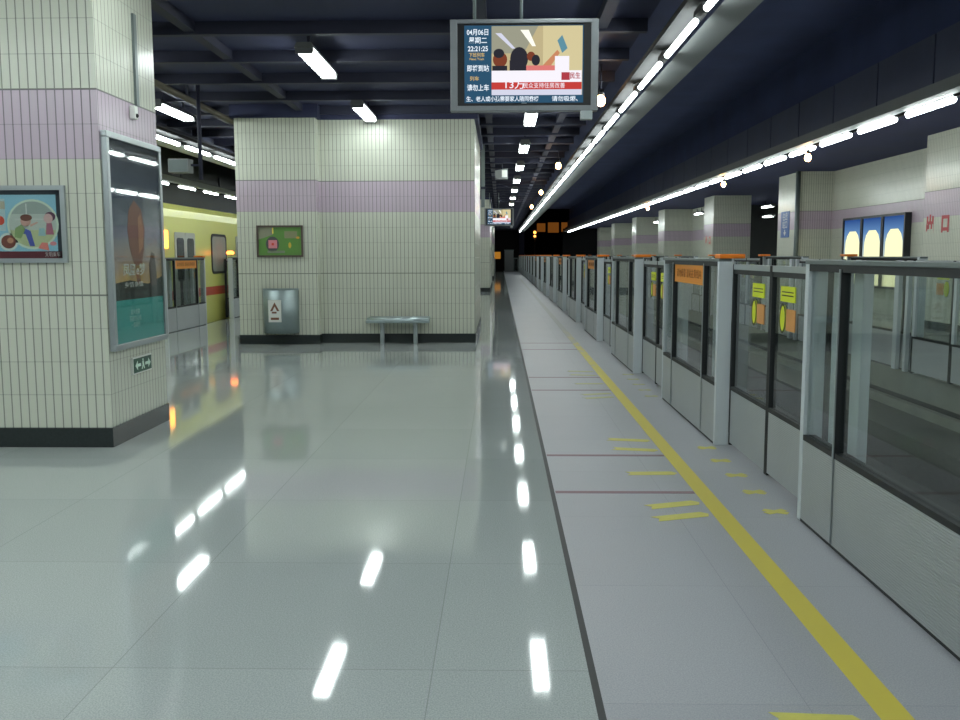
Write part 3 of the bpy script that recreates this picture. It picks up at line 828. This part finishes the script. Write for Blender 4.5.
# pipes under the ceiling
t = thing('ceiling_pipe', 'long dull pipe running under the ceiling past the near pillar', 'pipe', (-4.62, 0, 3.84))
part('pipe_run', MB().tube((0, 4, 0), (0, 44, 0), .045, 10), plain('dull_pipe', (96, 90, 76), .6), t)
mbx = MB()
for y in range(6, 44, 4): mbx.box(-.012, .012, y-.02, y+.02, .04, .24)
part('pipe_clips', mbx, mt['rib'], t)
t = thing('cable_duct', 'thin grey vertical duct under the ceiling at the tiled enclosure corner', 'duct', (-.38, 21.1, 0))
part('duct_run', B(-.04, .04, .0, .08, 2.6, 4.08), mt['rail'], t); part('duct_bracket', B(-.06, .06, -.09, .0, 3.0, 3.05), mt['rib'], t)

# triple lit advertisement across the track (facing the track, -x)
bl = ramp_print('lit_ad', [(0, (255, 250, 190)), (.55, (190, 214, 220)), (.78, (110, 156, 210)), (1, (44, 80, 150))], 0, 1.84, emission=.8)
glow = emit('lit_bottle', (1.0, .98, .56), 1.15)
darkf = P('ad_dark_frame', (40, 42, 46))
for i, yc in enumerate((23.5, 24.87, 26.24)):
    t = thing('advert_light_box', 'lit blue and yellow advertisement across the track, ' + ('nearest of the three', 'middle of the three', 'farthest of the three')[i], 'advertisement', (9.9, yc, .66), group='lit advertisements across the track')
    fr = MB(); L, Hh, a, D = 1.36, 1.88, .06, .16
    fr.box(-D, 0, -L/2, L/2, 0, a).box(-D, 0, -L/2, L/2, Hh-a, Hh).box(-D, 0, -L/2, -L/2+a, a, Hh-a).box(-D, 0, L/2-a, L/2, a, Hh-a)
    part('frame', fr, darkf, t)
    sh = part('lit_sheet', B(-.12, 0, -L/2+a, L/2-a, a, Hh-a), bl, t)
    prof = [(-.50, a+.01), (.50, a+.01), (.52, .85), (.50, 1.2), (.40, 1.38), (.22, 1.50), (-.22, 1.50), (-.40, 1.38), (-.50, 1.2), (-.52, .85)]
    part('bottle_picture', MB().plate_x(prof, -.1215, -.12), glow, sh)

solid('drain_pipe', MB().tube((0, 0, 0), (0, 0, 3.98), .07, 12), mt['rail'], 'grey drain pipe at the corner of the column with the blue sign', 'pipe', (8.82, 28.12, 0))
# blue sign and red lettering on the columns across the track
t = thing('hanging_sign', 'blue sign with white characters on the column past the lit advertisements', 'sign', (8.885, 29.5, 2.06))
pb = part('panel', B(0, .015, -.42, .42, 0, .80), P('sign_blue', (48, 92, 160)), t)
face_text('lettering', '往出\n站口', .26, mt['white'], pb, (-.002, 0, .50), '-x', spacing=.95)
part('arrow', MB().plate_x([(-.12, .16), (0, .05), (.12, .16), (.04, .16), (.04, .24), (-.04, .24), (-.04, .16)], -.002, 0), mt['white'], pb)
redm = P('red_letter', (176, 44, 52))
for y, w in ((19.3, 'red characters on the tiled column beside the lit advertisements'), (40.3, 'small red characters on the distant tiled column past the dark passage')):
    t = thing('wall_lettering', w, 'lettering', (8.896, y, 1.9), group='red characters on the columns')
    for s_, yy in (('出', .33), ('口', -.33)):
        face_text('character', s_, .38, redm, t, (-.002, yy, .22), '-x', bold=.02)

# ------------------------------------------------------------------ tracks and train
def rail(x, label):
    prof = [(-.07, 0), (.07, 0), (.07, .02), (.012, .04), (.012, .11), (.035, .12), (.035, .16), (-.035, .16), (-.035, .12), (-.012, .11), (-.012, .04), (-.07, .02)]
    solid('running_rail', MB().prism_y(prof, Y0, 86), mt['railsteel'], label, 'rail', (x, 0, -1.02))
rail(2.72, 'steel running rail nearer the platform screens, in the track beyond them')
rail(4.15, 'steel running rail nearer the far platform, in the track beyond the screens')
yel = plain('yellow_car_paint', (212, 213, 116), .3, var=.04, vscale=1)
t = thing('metro_train', 'yellow metro train with a red stripe standing at the left platform', 'train', (-6.93, 12.55, -1.06))
CL = 22.0
Wd = 2.9
prof = [(0, .35), (0, 3.42), (-.06, 3.58), (-.3, 3.72), (-.8, 3.81), (-1.45, 3.84), (-2.1, 3.81), (-2.6, 3.72), (-2.84, 3.58), (-2.9, 3.42), (-2.9, .35), (-2.7, .2), (-.2, .2)]
part('body', MB().prism_y(prof, 0, CL), yel, t)
part('stripe', B(0, .004, 0, CL, 1.66, 1.86), P('stripe_red', (190, 74, 40)), t, 'red stripe')
grn = P('car_grey', (176, 180, 172))
dg = plain('dark_car_glass', (70, 78, 80), .08)
def rrect(y0, z0, y1, z1, r, n=5):
    pts = []
    for cy, cz, a0 in ((y1-r, z1-r, 0), (y0+r, z1-r, PI/2), (y0+r, z0+r, PI), (y1-r, z0+r, 1.5*PI)):
        pts += [(cy + r*math.cos(a0 + PI/2*i/n), cz + r*math.sin(a0 + PI/2*i/n)) for i in range(n+1)]
    return pts
for k in range(5):
    yc = 3.35 + 4.6*k - .05
    for s_ in (-1, 1):
        y0, y1 = (yc-.66, yc-.01) if s_ < 0 else (yc+.01, yc+.66)
        d = part('door', MB().plate_x(rrect(y0, 1.12, y1, 3.1, .05), .004, .02), grn, t, 'grey sliding car door')
        part('door_window', MB().plate_x(rrect(y0+.1, 2.05, y1-.1, 2.98, .08), .02, .026), dg, d)
    if k < 4:
        yw = yc + 2.5
        w = part('window_rim', MB().plate_x(rrect(yw-.62, 2.16, yw+.62, 3.12, .14), .0, .012), mt['gasket'], t)
        part('window_pane', MB().plate_x(rrect(yw-.56, 2.22, yw+.50, 3.06, .12), .012, .018), plain('pale_car_glass', (150, 158, 150), .1), w)
part('door_lamp', B(.0, .05, 6.58, 6.76, 2.75, 3.12), mt['sodium2'], t, 'lit amber door lamp on the car side', bevel=.01)
part('undercarriage', B(-2.5, -.4, .6, CL-.6, .02, .2), mt['black'], t)

# ------------------------------------------------------------------ far end
t = thing('end_gate', 'pale grey gate post at the far end of the platform', 'gate post', (.85, 88, 0))
part('post', B(-.42, .42, 0, .3, 0, 1.95), mt['trough'], t); part('cap', B(-.46, .46, -.03, .33, 1.95, 2.05), mt['rail'], t)
t = thing('end_barrier', 'dark glass barrier beside the gate post at the far platform end', 'barrier', (1.4, 88, 0))
part('frame', MB().box(-.12, .3, 0, .08, 0, .1).box(-.12, .3, 0, .08, 1.2, 1.3).box(-.12, -.06, 0, .08, .1, 1.2).box(.24, .3, 0, .08, .1, 1.2), mt['rail'], t)
part('glass_pane', B(-.06, .24, .03, .05, .1, 1.2), mt['glass'], t)
t = thing('lit_sign', 'orange lit sign by the far platform end, past the enclosures', 'sign', (-.5, 88.5, 1.2))
part('sign_box', B(-.8, .55, 0, .2, 0, .65), emit('dim_orange', (1., .42, .05), .35), t); part('post', B(-.08, .08, .05, .15, -1.2, 0), mt['rail'], t)
t = thing('building', 'dark distant building with orange lit windows beyond the platform end', 'building', (8.0, 112, -1))
part('wall', B(-5, 4, 0, 4, 0, 9), mt['dark'], t)
warm = emit('warm_window', (1., .33, .05), .13)
for x0, x1, z0, z1 in ((-3.6, -2.6, 5.3, 6.3), (-2.3, -1.0, 5.2, 6.4), (-.7, .05, 5.3, 6.4), (.45, 1.6, 5.3, 6.9), (1.75, 2.1, 5.2, 6.9), (2.2, 2.5, 5.8, 7.1)):
    part('window', B(x0, x1, -.03, 0, z0, z1), warm, t)
t = thing('signal_lamp', 'small yellow signal lamp glowing beyond the far platform end', 'signal', (3.3, 89, -1.02))
part('mast', MB().tube((0, 0, 0), (0, 0, 4.2), .05, 8), mt['black'], t); part('head', B(-.2, .2, -.02, .2, 4.1, 5.0), mt['black'], t)
part('lens', MB().ball((0, -.03, 4.7), .13), mt['sodium2'], t); part('lens', MB().ball((0, -.03, 4.35), .11), mt['sodium2'], t)
struct('floor_beyond', B(-12, 30, 92.2, 125, -1.6, -1.3), mt['dark'])

# ------------------------------------------------------------------ world, camera, view
w = bpy.data.worlds.new('night'); S.world = w; w.use_nodes = True
bg = w.node_tree.nodes['Background']; bg.inputs[0].default_value = (.35, .38, .6, 1); bg.inputs[1].default_value = .006

cam = bpy.data.cameras.new('camera'); co = bpy.data.objects.new('camera', cam); COL.objects.link(co)
f = 930.0
cam.sensor_width = 36; cam.lens = f/960*36; cam.clip_start = .05; cam.clip_end = 400
vy = Vector((20/f, (255.3-360)/f, 1)).normalized()
vx = Vector((vy.z, 0, -vy.x)).normalized()
vz = vx.cross(vy)
if vz.y > 0: vz = -vz
Mw = Matrix((vx, vy, vz))           # rows: world axes in (right, down, forward)
r = Matrix((Mw.col[0], -Mw.col[1], -Mw.col[2])).transposed().to_4x4()
co.matrix_world = Matrix.Translation((0, 0, H)) @ r
S.camera = co

S.view_settings.view_transform = 'Standard'; S.view_settings.look = 'None'
S.view_settings.exposure = 0; S.view_settings.gamma = 1; S.view_settings.use_curve_mapping = False
S.display_settings.display_device = 'sRGB'
cy = S.cycles
cy.max_bounces = 8; cy.diffuse_bounces = 3; cy.glossy_bounces = 4; cy.transparent_max_bounces = 24; cy.transmission_bounces = 4
cy.use_light_tree = True; cy.sample_clamp_indirect = 6; cy.caustics_reflective = False; cy.caustics_refractive = False
cy.use_denoising = True
